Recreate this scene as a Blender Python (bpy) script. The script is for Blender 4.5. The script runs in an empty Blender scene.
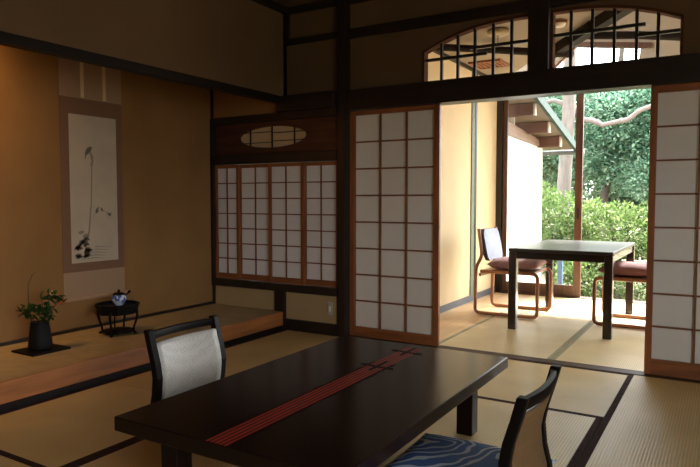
import bpy, bmesh, math, random
from mathutils import Vector, Matrix, Euler
random.seed(7)
SC = bpy.context.scene
COL = SC.collection
R = math.radians
TAU = math.tau

# ------------------------------------------------------------------ materials
def nodes(name):
    m = bpy.data.materials.new(name); m.use_nodes = True
    nt = m.node_tree
    return m, nt, nt.nodes['Principled BSDF']

def lk(nt, a, b): nt.links.new(a, b)

def plain(name, col, rough=.5, spec=.5, coat=0., var=.0, scale=6., stretch=(1, 1, 1), bump=0., bscale=60., metal=0.):
    """one base colour with a little object-space noise variation and bump"""
    m, nt, b = nodes(name)
    b.inputs['Roughness'].default_value = rough
    b.inputs['Specular IOR Level'].default_value = spec
    b.inputs['Coat Weight'].default_value = coat
    b.inputs['Coat Roughness'].default_value = .08
    b.inputs['Metallic'].default_value = metal
    tc = nt.nodes.new('ShaderNodeTexCoord'); mp = nt.nodes.new('ShaderNodeMapping')
    mp.inputs['Scale'].default_value = stretch
    lk(nt, tc.outputs['Object'], mp.inputs['Vector'])
    if var > 0:
        n = nt.nodes.new('ShaderNodeTexNoise'); n.inputs['Scale'].default_value = scale; n.inputs['Detail'].default_value = 6
        lk(nt, mp.outputs['Vector'], n.inputs['Vector'])
        r = nt.nodes.new('ShaderNodeValToRGB')
        r.color_ramp.elements[0].position = .3; r.color_ramp.elements[1].position = .7
        r.color_ramp.elements[0].color = (*[c * (1 - var) for c in col], 1)
        r.color_ramp.elements[1].color = (*[min(1, c * (1 + var)) for c in col], 1)
        lk(nt, n.outputs['Fac'], r.inputs['Fac']); lk(nt, r.outputs['Color'], b.inputs['Base Color'])
    else:
        b.inputs['Base Color'].default_value = (*col, 1)
    if bump > 0:
        n2 = nt.nodes.new('ShaderNodeTexNoise'); n2.inputs['Scale'].default_value = bscale; n2.inputs['Detail'].default_value = 5
        lk(nt, mp.outputs['Vector'], n2.inputs['Vector'])
        bp = nt.nodes.new('ShaderNodeBump'); bp.inputs['Strength'].default_value = bump; bp.inputs['Distance'].default_value = .003
        lk(nt, n2.outputs['Fac'], bp.inputs['Height']); lk(nt, bp.outputs['Normal'], b.inputs['Normal'])
    return m

def tatami_mat(name, c1, c2):
    m, nt, b = nodes(name)
    b.inputs['Roughness'].default_value = .42; b.inputs['Specular IOR Level'].default_value = .4
    tc = nt.nodes.new('ShaderNodeTexCoord')
    w = nt.nodes.new('ShaderNodeTexWave'); w.wave_type = 'BANDS'; w.bands_direction = 'X'
    w.inputs['Scale'].default_value = 24.; w.inputs['Distortion'].default_value = .15; w.inputs['Detail'].default_value = 0
    lk(nt, tc.outputs['Object'], w.inputs['Vector'])
    n = nt.nodes.new('ShaderNodeTexNoise'); n.inputs['Scale'].default_value = 3.; n.inputs['Detail'].default_value = 8
    lk(nt, tc.outputs['Object'], n.inputs['Vector'])
    r = nt.nodes.new('ShaderNodeValToRGB')
    r.color_ramp.elements[0].color = (*c1, 1); r.color_ramp.elements[1].color = (*c2, 1)
    r.color_ramp.elements[0].position = .3; r.color_ramp.elements[1].position = .75
    lk(nt, n.outputs['Fac'], r.inputs['Fac'])
    mx = nt.nodes.new('ShaderNodeMix'); mx.data_type = 'RGBA'; mx.blend_type = 'MULTIPLY'
    mx.inputs['Factor'].default_value = .42
    lk(nt, r.outputs['Color'], mx.inputs['A'])
    r2 = nt.nodes.new('ShaderNodeValToRGB'); r2.color_ramp.elements[0].color = (.35, .32, .26, 1); r2.color_ramp.elements[1].position = .45
    lk(nt, w.outputs['Fac'], r2.inputs['Fac']); lk(nt, r2.outputs['Color'], mx.inputs['B'])
    lk(nt, mx.outputs['Result'], b.inputs['Base Color'])
    bp = nt.nodes.new('ShaderNodeBump'); bp.inputs['Strength'].default_value = .35; bp.inputs['Distance'].default_value = .002
    lk(nt, w.outputs['Fac'], bp.inputs['Height']); lk(nt, bp.outputs['Normal'], b.inputs['Normal'])
    return m

def paper(name, col, trans):
    m = bpy.data.materials.new(name); m.use_nodes = True; nt = m.node_tree
    for n in list(nt.nodes): nt.nodes.remove(n)
    out = nt.nodes.new('ShaderNodeOutputMaterial')
    d = nt.nodes.new('ShaderNodeBsdfDiffuse'); t = nt.nodes.new('ShaderNodeBsdfTranslucent'); mx = nt.nodes.new('ShaderNodeMixShader')
    tc = nt.nodes.new('ShaderNodeTexCoord'); n = nt.nodes.new('ShaderNodeTexNoise'); n.inputs['Scale'].default_value = 9; n.inputs['Detail'].default_value = 8
    r = nt.nodes.new('ShaderNodeValToRGB'); r.color_ramp.elements[0].color = (*[c * .93 for c in col], 1); r.color_ramp.elements[1].color = (*col, 1)
    lk(nt, tc.outputs['Object'], n.inputs['Vector']); lk(nt, n.outputs['Fac'], r.inputs['Fac'])
    lk(nt, r.outputs['Color'], d.inputs['Color']); lk(nt, r.outputs['Color'], t.inputs['Color'])
    mx.inputs['Fac'].default_value = trans
    lk(nt, d.outputs[0], mx.inputs[1]); lk(nt, t.outputs[0], mx.inputs[2]); lk(nt, mx.outputs[0], out.inputs[0])
    return m

def wood(name, col, rough=.45, var=.35, axis='Z', coat=0., spec=.5):
    st = {'X': (1.2, 14, 14), 'Y': (14, 1.2, 14), 'Z': (14, 14, 1.2)}[axis]
    return plain(name, col, rough, spec, coat, var, 2.2, st, .12, 12)

def brocade(name, c1, c2, scale, rough=.6, sheen=0.):
    m, nt, b = nodes(name)
    b.inputs['Roughness'].default_value = rough
    b.inputs['Sheen Weight'].default_value = sheen
    tc = nt.nodes.new('ShaderNodeTexCoord')
    v = nt.nodes.new('ShaderNodeTexVoronoi'); v.inputs['Scale'].default_value = scale; v.inputs['Randomness'].default_value = .25
    mp = nt.nodes.new('ShaderNodeMapping'); mp.inputs['Rotation'].default_value = (R(45), 0, 0)
    lk(nt, tc.outputs['Object'], mp.inputs['Vector']); lk(nt, mp.outputs['Vector'], v.inputs['Vector'])
    r = nt.nodes.new('ShaderNodeValToRGB'); r.color_ramp.elements[0].position = .25; r.color_ramp.elements[1].position = .5
    r.color_ramp.elements[0].color = (*c1, 1); r.color_ramp.elements[1].color = (*c2, 1)
    lk(nt, v.outputs['Distance'], r.inputs['Fac']); lk(nt, r.outputs['Color'], b.inputs['Base Color'])
    bp = nt.nodes.new('ShaderNodeBump'); bp.inputs['Strength'].default_value = .2; bp.inputs['Distance'].default_value = .001
    lk(nt, v.outputs['Distance'], bp.inputs['Height']); lk(nt, bp.outputs['Normal'], b.inputs['Normal'])
    return m

def wave_cloth(name):
    m, nt, b = nodes(name)
    b.inputs['Roughness'].default_value = .75
    tc = nt.nodes.new('ShaderNodeTexCoord')
    w = nt.nodes.new('ShaderNodeTexWave'); w.wave_type = 'RINGS'; w.rings_direction = 'Z'
    w.inputs['Scale'].default_value = 5.; w.inputs['Distortion'].default_value = 18.; w.inputs['Detail'].default_value = 1.2; w.inputs['Detail Scale'].default_value = 1.1
    mp = nt.nodes.new('ShaderNodeMapping'); mp.inputs['Location'].default_value = (.22, -.12, 0)
    lk(nt, tc.outputs['Object'], mp.inputs['Vector']); lk(nt, mp.outputs['Vector'], w.inputs['Vector'])
    r = nt.nodes.new('ShaderNodeValToRGB')
    r.color_ramp.elements[0].color = (.055, .15, .42, 1); r.color_ramp.elements[0].position = .72
    r.color_ramp.elements[1].color = (.66, .74, .82, 1); r.color_ramp.elements[1].position = .79
    lk(nt, w.outputs['Fac'], r.inputs['Fac']); lk(nt, r.outputs['Color'], b.inputs['Base Color'])
    return m

def porcelain(name):
    m, nt, b = nodes(name)
    b.inputs['Roughness'].default_value = .12
    tc = nt.nodes.new('ShaderNodeTexCoord'); n = nt.nodes.new('ShaderNodeTexNoise'); n.inputs['Scale'].default_value = 38; n.inputs['Detail'].default_value = 2
    lk(nt, tc.outputs['Object'], n.inputs['Vector'])
    r = nt.nodes.new('ShaderNodeValToRGB'); r.color_ramp.elements[0].position = .47; r.color_ramp.elements[1].position = .54
    r.color_ramp.elements[0].color = (.06, .13, .42, 1); r.color_ramp.elements[1].color = (.62, .68, .75, 1)
    lk(nt, n.outputs['Fac'], r.inputs['Fac']); lk(nt, r.outputs['Color'], b.inputs['Base Color'])
    return m

def leafmat(name, c1, c2, c3):
    m, nt, b = nodes(name)
    b.inputs['Roughness'].default_value = .6; b.inputs['Specular IOR Level'].default_value = .15
    g = nt.nodes.new('ShaderNodeNewGeometry')
    r = nt.nodes.new('ShaderNodeValToRGB')
    e = r.color_ramp.elements; e[0].color = (*c1, 1); e[1].color = (*c3, 1)
    k = e.new(.5); k.color = (*c2, 1)
    lk(nt, g.outputs['Random Per Island'], r.inputs['Fac']); lk(nt, r.outputs['Color'], b.inputs['Base Color'])
    tr = nt.nodes.new('ShaderNodeBsdfTranslucent'); lk(nt, r.outputs['Color'], tr.inputs['Color'])
    mx = nt.nodes.new('ShaderNodeMixShader'); mx.inputs['Fac'].default_value = .35
    out = nt.nodes['Material Output']
    lk(nt, b.outputs[0], mx.inputs[1]); lk(nt, tr.outputs[0], mx.inputs[2]); lk(nt, mx.outputs[0], out.inputs[0])
    return m

def glassmat(name):
    m = bpy.data.materials.new(name); m.use_nodes = True; nt = m.node_tree
    for n in list(nt.nodes): nt.nodes.remove(n)
    out = nt.nodes.new('ShaderNodeOutputMaterial')
    t = nt.nodes.new('ShaderNodeBsdfTransparent'); t.inputs['Color'].default_value = (.93, .96, .95, 1)
    g = nt.nodes.new('ShaderNodeBsdfGlossy'); g.inputs['Roughness'].default_value = .02
    f = nt.nodes.new('ShaderNodeFresnel'); f.inputs['IOR'].default_value = 1.35
    mx = nt.nodes.new('ShaderNodeMixShader')
    lk(nt, f.outputs[0], mx.inputs['Fac']); lk(nt, t.outputs[0], mx.inputs[1]); lk(nt, g.outputs[0], mx.inputs[2]); lk(nt, mx.outputs[0], out.inputs[0])
    return m

def boards(name, col, axis='X', width=.3, rough=.6):
    """planked wood with dark seams"""
    m, nt, b = nodes(name)
    b.inputs['Roughness'].default_value = rough
    tc = nt.nodes.new('ShaderNodeTexCoord')
    w = nt.nodes.new('ShaderNodeTexWave'); w.bands_direction = axis; w.inputs['Scale'].default_value = 1 / (width * 3.1831) ; w.wave_profile = 'SAW'
    lk(nt, tc.outputs['Object'], w.inputs['Vector'])
    r = nt.nodes.new('ShaderNodeValToRGB'); r.color_ramp.elements[0].color = (*[c * .3 for c in col], 1); r.color_ramp.elements[1].color = (*col, 1)
    r.color_ramp.elements[0].position = .0; r.color_ramp.elements[1].position = .04
    lk(nt, w.outputs['Fac'], r.inputs['Fac']); lk(nt, r.outputs['Color'], b.inputs['Base Color'])
    return m

M = {}
M['tatami'] = tatami_mat('tatami_igusa', (.60, .425, .17), (.73, .545, .24))
M['tatami_pale'] = tatami_mat('tatami_daylight_pale', (.60, .48, .26), (.74, .62, .38))  # paler copy of the tatami, daylight brightness put into the colour
M['heri'] = plain('heri_dark_cloth', (.048, .025, .022), .9, spec=.1, var=.3, scale=40)
M['heri_green'] = plain('heri_grey_green', (.30, .29, .19), .8, var=.2, scale=40)
M['toko_mat'] = plain('toko_woven_top', (.42, .32, .17), .55, var=.12, scale=12, bump=.2, bscale=160)
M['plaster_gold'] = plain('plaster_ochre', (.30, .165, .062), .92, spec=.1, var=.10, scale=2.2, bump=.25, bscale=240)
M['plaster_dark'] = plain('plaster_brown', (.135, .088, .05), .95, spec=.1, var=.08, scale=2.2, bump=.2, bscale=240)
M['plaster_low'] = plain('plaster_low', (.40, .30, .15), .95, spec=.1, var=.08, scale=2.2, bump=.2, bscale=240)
M['plaster_cream'] = plain('plaster_cream', (.76, .62, .40), .9, spec=.1, var=.05, scale=2., bump=.12, bscale=200)
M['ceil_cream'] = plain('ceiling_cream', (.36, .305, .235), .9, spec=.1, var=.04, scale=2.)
M['ceil'] = boards('ceiling_boards', (.10, .075, .05), 'Y', .45)
M['dark'] = wood('dark_wood', (.016, .011, .009), .42, .3, 'X')
M['darkz'] = wood('dark_wood_upright', (.016, .011, .009), .42, .3, 'Z')
M['darky'] = wood('dark_wood_y', (.016, .011, .009), .42, .3, 'Y')
M['red'] = wood('red_wood_rail', (.25, .088, .030), .42, .3, 'X')
M['redz'] = wood('red_wood_stile', (.25, .088, .030), .42, .3, 'Z')
M['thin'] = plain('lattice_wood', (.19, .075, .032), .5, var=.2, scale=8)
M['kamachi'] = wood('kamachi_wood', (.36, .135, .042), .38, .3, 'Y')
M['threshold'] = wood('threshold_wood', (.060, .030, .018), .55, .3, 'X', spec=.25)
M['black_wood'] = wood('black_lintel_wood', (.010, .007, .006), .6, .3, 'Y', spec=.2)
M['transom'] = wood('transom_panel_wood', (.062, .022, .013), .5, .35, 'X')
M['paper'] = paper('shoji_paper', (.74, .725, .675), .13)
M['paper_dim'] = paper('window_shoji_paper', (.69, .68, .66), .10)
M['paper_tan'] = paper('oval_paper', (.50, .40, .26), .16)
M['lacquer'] = plain('black_brown_lacquer', (.014, .0065, .0048), .2, spec=.22, coat=.0, var=.25, scale=3)
M['lacq_edge'] = plain('lacquer_edge_brown', (.030, .020, .015), .3, coat=.3, var=.2)
M['inlay_base'] = plain('inlay_dark_red', (.045, .005, .004), .35, spec=.2)
M['inlay_line'] = plain('inlay_red_line', (.50, .050, .028), .4, spec=.2)
M['inlay_black'] = plain('inlay_black', (.003, .002, .002), .5, spec=.08)
M['blk'] = plain('black_lacquer_frame', (.005, .004, .004), .45, coat=.0, spec=.12, var=.2)
M['silver'] = brocade('silver_brocade', (.36, .345, .31), (.47, .45, .41), 70, .42, .25)
M['backtan'] = plain('tan_back_cloth', (.15, .085, .035), .6, var=.12, scale=30, bump=.2, bscale=300)
M['wave'] = wave_cloth('blue_wave_cloth')
M['etable'] = plain('dark_brown_table', (.020, .012, .009), .22, coat=.3, var=.3, scale=3)
M['etop'] = plain('dark_brown_table_top', (.024, .017, .012), .3, spec=.8, coat=.0, var=.3, scale=3)
M['bent'] = plain('bentwood_orange', (.29, .11, .042), .35, coat=.2, var=.25, scale=9)
M['mauve'] = plain('mauve_cushion_cloth', (.29, .15, .15), .8, var=.15, scale=20, bump=.2, bscale=200)
M['rust'] = plain('rust_cushion_cloth', (.27, .11, .09), .75, var=.15, scale=20, bump=.2, bscale=200)
M['navy'] = plain('navy_back_pad', (.045, .05, .075), .5, var=.1, scale=20)
M['padface'] = plain('navy_pad_sky_reflection', (.34, .38, .48), .5, var=.08, scale=20)  # front of the navy pad, sky reflection put into the colour
M['scroll_br'] = brocade('scroll_brown_brocade', (.15, .075, .042), (.21, .11, .06), 70)
M['scroll_lt'] = brocade('scroll_light_silk', (.33, .21, .125), (.37, .24, .145), 90)
M['scroll_pap'] = plain('scroll_paper', (.52, .44, .33), .9, var=.08, scale=5)
M['cream'] = plain('cream_ribbon', (.70, .55, .30), .7)
M['ink'] = plain('ink', (.15, .125, .095), .9)
M['inkmid'] = plain('ink_mid', (.29, .24, .18), .9)
M['vase'] = plain('dark_basket', (.007, .007, .007), .6, spec=.2, var=.4, scale=60, bump=.5, bscale=120)
M['leaf_flower'] = leafmat('camellia_leaf', (.018, .05, .015), (.03, .075, .02), (.06, .11, .035))
M['bud'] = plain('pale_bud', (.8, .68, .35), .6)
M['twig'] = plain('twig', (.06, .035, .02), .8)
M['porc'] = porcelain('blue_white_porcelain')
M['switch'] = plain('switch_plate', (.42, .40, .36), .4)
M['grey_trim'] = plain('grey_blue_baseboard', (.10, .105, .125), .5)
M['green_trim'] = plain('grey_green_edge', (.15, .18, .12), .6, var=.15, scale=20)
M['board'] = wood('pale_floor_board', (.58, .38, .20), .4, .12, 'Y')
M['doorw'] = wood('brown_door_wood', (.085, .036, .02), .45, .3, 'Z')
M['glass'] = glassmat('pane_glass')
M['white_wall'] = plain('white_plaster', (.82, .80, .76), .9, var=.03)
M['eave_wood'] = wood('eave_wood', (.10, .035, .02), .7, .25, 'X')
M['soffit'] = boards('soffit_boards', (.20, .14, .10), 'Y', .3)
M['eave_beam'] = wood('eave_beam_wood', (.24, .14, .10), .6, .2, 'Y')
M['eave_pale'] = plain('pale_end_grain', (.55, .48, .42), .7)
M['copper'] = plain('verdigris_copper', (.035, .055, .048), .8, var=.2, scale=10)
M['tile'] = plain('roof_tile_grey', (.12, .12, .12), .7, var=.2)
M['log'] = wood('dark_log', (.014, .008, .005), .7, .3, 'X', spec=.2)
M['lampmetal'] = plain('ceiling_lamp_brass', (.42, .33, .18), .4, var=.1)
M['lampwhite'] = plain('lamp_cover', (.75, .70, .60), .5)
M['grille'] = plain('red_brown_grille', (.30, .12, .055), .6)
M['soil'] = plain('garden_soil', (.16, .12, .07), .95, var=.4, scale=3, bump=.6, bscale=8)
M['bark'] = plain('pale_bark', (.14, .115, .105), .9, var=.25, scale=5, stretch=(3, 3, .6), bump=.6, bscale=14)
M['darkbark'] = plain('dark_bark', (.05, .04, .032), .9, var=.3, scale=5, bump=.6, bscale=14)
M['azalea'] = leafmat('azalea_leaf', (.05, .10, .018), (.10, .16, .042), (.18, .225, .09))
M['azalea2'] = leafmat('azalea_leaf_deeper', (.035, .075, .018), (.08, .125, .036), (.15, .195, .07))
M['ever'] = leafmat('evergreen_leaf', (.055, .135, .09), (.12, .235, .15), (.25, .36, .26))
M['ever2'] = leafmat('evergreen_leaf_pale', (.06, .135, .07), (.13, .22, .12), (.26, .34, .22))
M['bluepost'] = plain('blue_grey_post', (.08, .125, .22), .6, var=.1)
M['bamboo'] = plain('weathered_bamboo', (.50, .47, .40), .6, var=.2, scale=12)

# ------------------------------------------------------------------ mesh helper
class MB:
    def __init__(s): s.v = []; s.f = []; s.mi = []; s.sm = []; s.cur = 0
    def slot(s, i): s.cur = i; return s
    def add(s, vs, fs, smooth=False):
        o = len(s.v); s.v += [tuple(p) for p in vs]
        for f in fs: s.f.append([i + o for i in f]); s.mi.append(s.cur); s.sm.append(smooth)
        return s
    def box(s, x0, x1, y0, y1, z0, z1):
        return s.add([(x0, y0, z0), (x1, y0, z0), (x1, y1, z0), (x0, y1, z0), (x0, y0, z1), (x1, y0, z1), (x1, y1, z1), (x0, y1, z1)],
                     [(0, 3, 2, 1), (4, 5, 6, 7), (0, 1, 5, 4), (1, 2, 6, 5), (2, 3, 7, 6), (3, 0, 4, 7)])
    def hexa(s, p):   # 8 arbitrary corners, same order as box
        return s.add(p, [(0, 3, 2, 1), (4, 5, 6, 7), (0, 1, 5, 4), (1, 2, 6, 5), (2, 3, 7, 6), (3, 0, 4, 7)])
    def prism(s, poly, z0, z1):   # outline in xy, extruded in z
        n = len(poly)
        vs = [(x, y, z0) for x, y in poly] + [(x, y, z1) for x, y in poly]
        return s.add(vs, [tuple(range(n))[::-1], tuple(range(n, 2 * n))] + [(i, (i + 1) % n, n + (i + 1) % n, n + i) for i in range(n)])
    def prism_y(s, poly, y0, y1):  # outline in xz
        n = len(poly)
        vs = [(x, y0, z) for x, z in poly] + [(x, y1, z) for x, z in poly]
        return s.add(vs, [tuple(range(n)), tuple(range(n, 2 * n))[::-1]] + [((i + 1) % n, i, n + i, n + (i + 1) % n) for i in range(n)])
    def beam(s, a, b, w, h, up=(0, 0, 1)):   # rectangular bar from a to b
        a = Vector(a); b = Vector(b); d = (b - a).normalized(); sd = d.cross(Vector(up)).normalized(); u = sd.cross(d).normalized()
        c = []
        for p in (a, b):
            for (i, j) in ((-1, -1), (1, -1), (1, 1), (-1, 1)): c.append(p + sd * (w / 2 * i) + u * (h / 2 * j))
        return s.add(c, [(0, 1, 2, 3), (7, 6, 5, 4), (0, 4, 5, 1), (1, 5, 6, 2), (2, 6, 7, 3), (3, 7, 4, 0)])
    def tube(s, pts, rad, n=8, closed=False, sx=1., cap=True):
        pts = [Vector(p) for p in pts]; N = len(pts)
        if not hasattr(rad, '__len__'): rad = [rad] * N
        t0 = (pts[1] - pts[0]).normalized()
        ref = Vector((0, 0, 1)) if abs(t0.z) < .9 else Vector((0, 1, 0))
        rings = []; u = None
        for i, p in enumerate(pts):
            if closed: t = (pts[(i + 1) % N] - pts[i - 1]).normalized()
            else: t = (pts[min(i + 1, N - 1)] - pts[max(i - 1, 0)]).normalized()
            u = (ref - t * ref.dot(t)).normalized() if u is None else (u - t * u.dot(t)).normalized()
            w = t.cross(u)
            rings.append([p + u * (math.cos(TAU * k / n) * rad[i]) + w * (math.sin(TAU * k / n) * rad[i] * sx) for k in range(n)])
        vs = [q for r_ in rings for q in r_]; fs = []
        for i in range(N if closed else N - 1):
            for k in range(n):
                j = (i + 1) % N
                fs.append((i * n + k, i * n + (k + 1) % n, j * n + (k + 1) % n, j * n + k))
        s.add(vs, fs, True)
        if not closed and cap:
            s.add(rings[0], [tuple(range(n))[::-1]]); s.add(rings[-1], [tuple(range(n))])
        return s
    def lathe(s, prof, c=(0, 0, 0), n=24):
        vs = []; fs = []
        for r_, z in prof:
            for k in range(n): vs.append((c[0] + r_ * math.cos(TAU * k / n), c[1] + r_ * math.sin(TAU * k / n), c[2] + z))
        for i in range(len(prof) - 1):
            for k in range(n): fs.append((i * n + k, i * n + (k + 1) % n, (i + 1) * n + (k + 1) % n, (i + 1) * n + k))
        return s.add(vs, fs, True)
    def build(s, name, mats, parent=None, bevel=0., origin=None, seg=2):
        if not isinstance(mats, (list, tuple)): mats = [mats]
        me = bpy.data.meshes.new(name)
        if origin is None:
            if parent is not None:
                origin = Vector((0, 0, 0)) if parent.get('_local') else world_of(parent)
            else:
                xs, ys, zs = zip(*s.v)
                origin = Vector(((min(xs) + max(xs)) / 2, (min(ys) + max(ys)) / 2, min(zs)))
        origin = Vector(origin)
        me.from_pydata([tuple(Vector(p) - origin) for p in s.v], [], s.f)
        for m in mats: me.materials.append(m)
        for p, mi, sm in zip(me.polygons, s.mi, s.sm): p.material_index = mi; p.use_smooth = sm
        bm = bmesh.new(); bm.from_mesh(me); bmesh.ops.recalc_face_normals(bm, faces=bm.faces); bm.to_mesh(me); bm.free()
        o = bpy.data.objects.new(name, me); COL.objects.link(o)
        if parent is not None: o.parent = parent
        else: o.location = origin
        if bevel > 0:
            b = o.modifiers.new('bevel', 'BEVEL'); b.width = bevel; b.segments = seg; b.limit_method = 'ANGLE'; b.angle_limit = R(40)
        return o

def world_of(o):
    v = Vector(o.location)
    while o.parent: o = o.parent; v += Vector(o.location)
    return v

def tag(o, label=None, cat=None, group=None, kind=None):
    if label: o['label'] = label
    if cat: o['category'] = cat
    if group: o['group'] = group
    if kind: o['kind'] = kind
    return o

def thing(name, label, cat, loc=(0, 0, 0), rz=0., group=None, kind=None, local=False):
    o = bpy.data.objects.new(name, None); COL.objects.link(o)
    o.empty_display_size = .05
    o.location = loc; o.rotation_euler = (0, 0, rz)
    return tag(o, label, cat, group, kind)

def lbuild(mb, name, mats, parent, bevel=0., seg=2):   # verts already in the parent's own frame
    return mb.build(name, mats, parent, bevel, origin=(0, 0, 0), seg=seg)

def copy_thing(root, loc, rz, label, group=None):
    c = root.copy(); COL.objects.link(c); c.location = loc; c.rotation_euler = (0, 0, rz)
    c['label'] = label
    if group: c['group'] = group
    for ch in list(root.children):
        d = ch.copy(); COL.objects.link(d); d.parent = c
        for g in list(ch.children):
            e = g.copy(); COL.objects.link(e); e.parent = d
    return c

def struct(name, mb, mats, label, cat, bevel=0.):
    return tag(mb.build(name, mats, None, bevel), label, cat, None, 'structure')

# ------------------------------------------------------------------ layout constants (metres)
XT, XTB, ZT = -3.115, -3.905, .145       # alcove front, alcove back wall, alcove floor
YL = 4.12                               # plane of the small window wall left of the main post
YU = 4.165
YW = 4.19                               # plane of the sliding doors
XE, YE = -2.30, 7.13                    # veranda left wall, veranda glass plane
KAM = 1.75                              # lintel height
XR, YB = 2.45, -2.1                     # unseen right and rear walls

# ------------------------------------------------------------------ floor and tatami
mb = MB().box(XT, XR, YB, YW + .06, -.12, -.0572).box(XE, XR, YW + .06, YE + .06, -.12, -.0572)
struct('floor', mb, M['board'], 'wooden underfloor carrying the tatami of both rooms', 'floor')

def mat(x0, x1, y0, y1, along, label, heri='heri', hw=.032, sides=(1, 1)):
    cx, cy = (x0 + x1) / 2, (y0 + y1) / 2
    L, W = ((y1 - y0), (x1 - x0)) if along == 'Y' else ((x1 - x0), (y1 - y0))
    g = .0012
    t = thing('tatami_mat', label, 'tatami mat', (cx, cy, -.0568), 0 if along == 'Y' else R(90), 'tatami mats on the floor')
    lbuild(MB().box(-W / 2 + g, W / 2 - g, -L / 2 + g, L / 2 - g, 0, .055), 'woven_surface', M['tatami' if heri == 'heri' else 'tatami_pale'], t)
    for sgn, on in zip((-1, 1), sides):
        if on:
            a = sgn * (W / 2 - g); b = sgn * (W / 2 - hw)
            lbuild(MB().box(min(a, b), max(a, b), -L / 2 + g, L / 2 - g, .054, .0565), 'cloth_border', M[heri], t)
    return t

mat(-.492, .42, 2.31, 4.133, 'Y', 'tatami mat filling the right foreground below the right shoji panel')
mat(-2.235, -.492, 3.21, 4.133, 'X', 'tatami mat lying crosswise just in front of the opening, behind the right chair')
mat(-1.40, -.492, 1.39, 3.21, 'Y', 'tatami mat under the right floor chair and the right half of the low table')
mat(-2.235, -1.40, 1.477, 3.21, 'Y', 'tatami mat mostly hidden under the left half of the low table')
mat(-3.10, -2.235, 2.385, 4.133, 'Y', 'tatami mat in front of the alcove step, behind the silver-backed chair')
mat(-3.10, -2.235, 1.475, 2.385, 'Y', 'half-size tatami mat in the lower left, in front of the alcove step')
mat(-3.10, -1.40, .56, 1.475, 'X', 'tatami mat cut by the bottom left corner of the photo')
mat(-1.40, -.492, -.45, 1.39, 'Y', 'tatami mat below the frame nearest the camera, in front of the low table')
mat(-.492, .42, .50, 2.31, 'Y', 'tatami mat at the bottom right corner, nearer than the ribbed foreground mat')
mat(.42, 1.33, 2.31, 4.133, 'Y', 'tatami mat right of the frame beside the right foreground mat')
# veranda mats
mat(-1.83, -.985, 4.239, 6.08, 'Y', 'veranda tatami mat below the dark veranda table, left of the wide green-grey border', 'heri_green', .03, (1, 1))
mat(-.985, -.10, 4.239, 6.08, 'Y', 'veranda tatami mat under the right veranda chair beside the right shoji panel', 'heri_green', .028, (1, 1))
mat(-1.83, -.10, 6.08, 7.03, 'X', 'veranda tatami mat lying bright along the garden door', 'heri_green', .012, (1, 1))
mb = MB().box(XE, -1.833, 4.238, 5.06, -.055, -.002).box(XE, -1.833, 5.064, 7.03, -.055, -.002)
struct('trim_1', mb, M['board'], 'strip of pale floor boards along the veranda wall, left of the mats', 'floor boards', .002)
mb = MB().box(-.097, XR, 4.238, 7.03, -.055, -.001)
struct('trim_2', mb, M['board'], 'pale veranda floor boards continuing behind the right shoji panel', 'floor boards')

# ------------------------------------------------------------------ alcove (tokonoma)
t = MB().box(XTB, XT - .024, .2, YL - .001, -.055, ZT)
struct('trim_3', t, M['toko_mat'], 'raised woven floor of the alcove under the vase and black stand', 'alcove floor')
struct('trim_4', MB().box(XT - .022, XT - .002, .2, YL - .023, .034, ZT + .001), M['kamachi'], 'reddish brown polished step beam along the front of the alcove', 'step beam', .004)
struct('baseboard_left', MB().box(XT - .022, XT + .003, .2, YL - .024, -.055, .034), M['black_wood'], 'dark rail under the reddish alcove step', 'baseboard', .002)
struct('baseboard_alcove', MB().box(XTB, XTB + .012, .2, YL - .02, ZT, ZT + .022), M['darky'], 'thin dark strip where the alcove wall meets its floor', 'baseboard')
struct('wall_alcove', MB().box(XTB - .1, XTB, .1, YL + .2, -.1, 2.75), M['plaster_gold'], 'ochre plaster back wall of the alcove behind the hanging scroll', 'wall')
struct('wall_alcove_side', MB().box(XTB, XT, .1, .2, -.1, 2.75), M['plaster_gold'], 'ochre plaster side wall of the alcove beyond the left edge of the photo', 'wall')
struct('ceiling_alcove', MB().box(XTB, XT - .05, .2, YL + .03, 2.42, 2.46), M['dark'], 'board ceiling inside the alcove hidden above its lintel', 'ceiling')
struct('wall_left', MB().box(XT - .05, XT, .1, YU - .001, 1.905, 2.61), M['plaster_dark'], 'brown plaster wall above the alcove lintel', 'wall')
struct('wall_left_front', MB().box(XT - .1, XT, YB, .1, -.1, 2.61), M['plaster_dark'], 'brown plaster wall beside the alcove, left of the camera', 'wall')
struct('trim_5', MB().box(XT - .055, XT + .010, .1, YL - .065, 1.850, 1.905), M['black_wood'], 'dark lintel across the top of the alcove', 'lintel', .003)
struct('trim_6', MB().box(XT - .02, XT + .05, YB, YU - .02, 2.567, 2.612), M['darky'], 'dark ceiling moulding along the left wall', 'moulding')

struct('trim_34', MB().box(XTB, XTB + .022, YL - .018, YL - .0, ZT, 2.42), M['darkz'], 'thin dark corner post at the back of the alcove beside the shoji window', 'post')
# alcove lamp: the warm light behind the lintel
la = bpy.data.lights.new('alcove_lamp', 'AREA'); la.shape = 'RECTANGLE'; la.size = .10; la.size_y = .6; la.energy = 17.; la.spread = R(125); la.color = (1., .54, .19)
lo = bpy.data.objects.new('alcove_lamp', la); COL.objects.link(lo); lo.location = (XTB + .22, 1.6, 2.30)
lo.rotation_euler = (0, R(38), 0)

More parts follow.
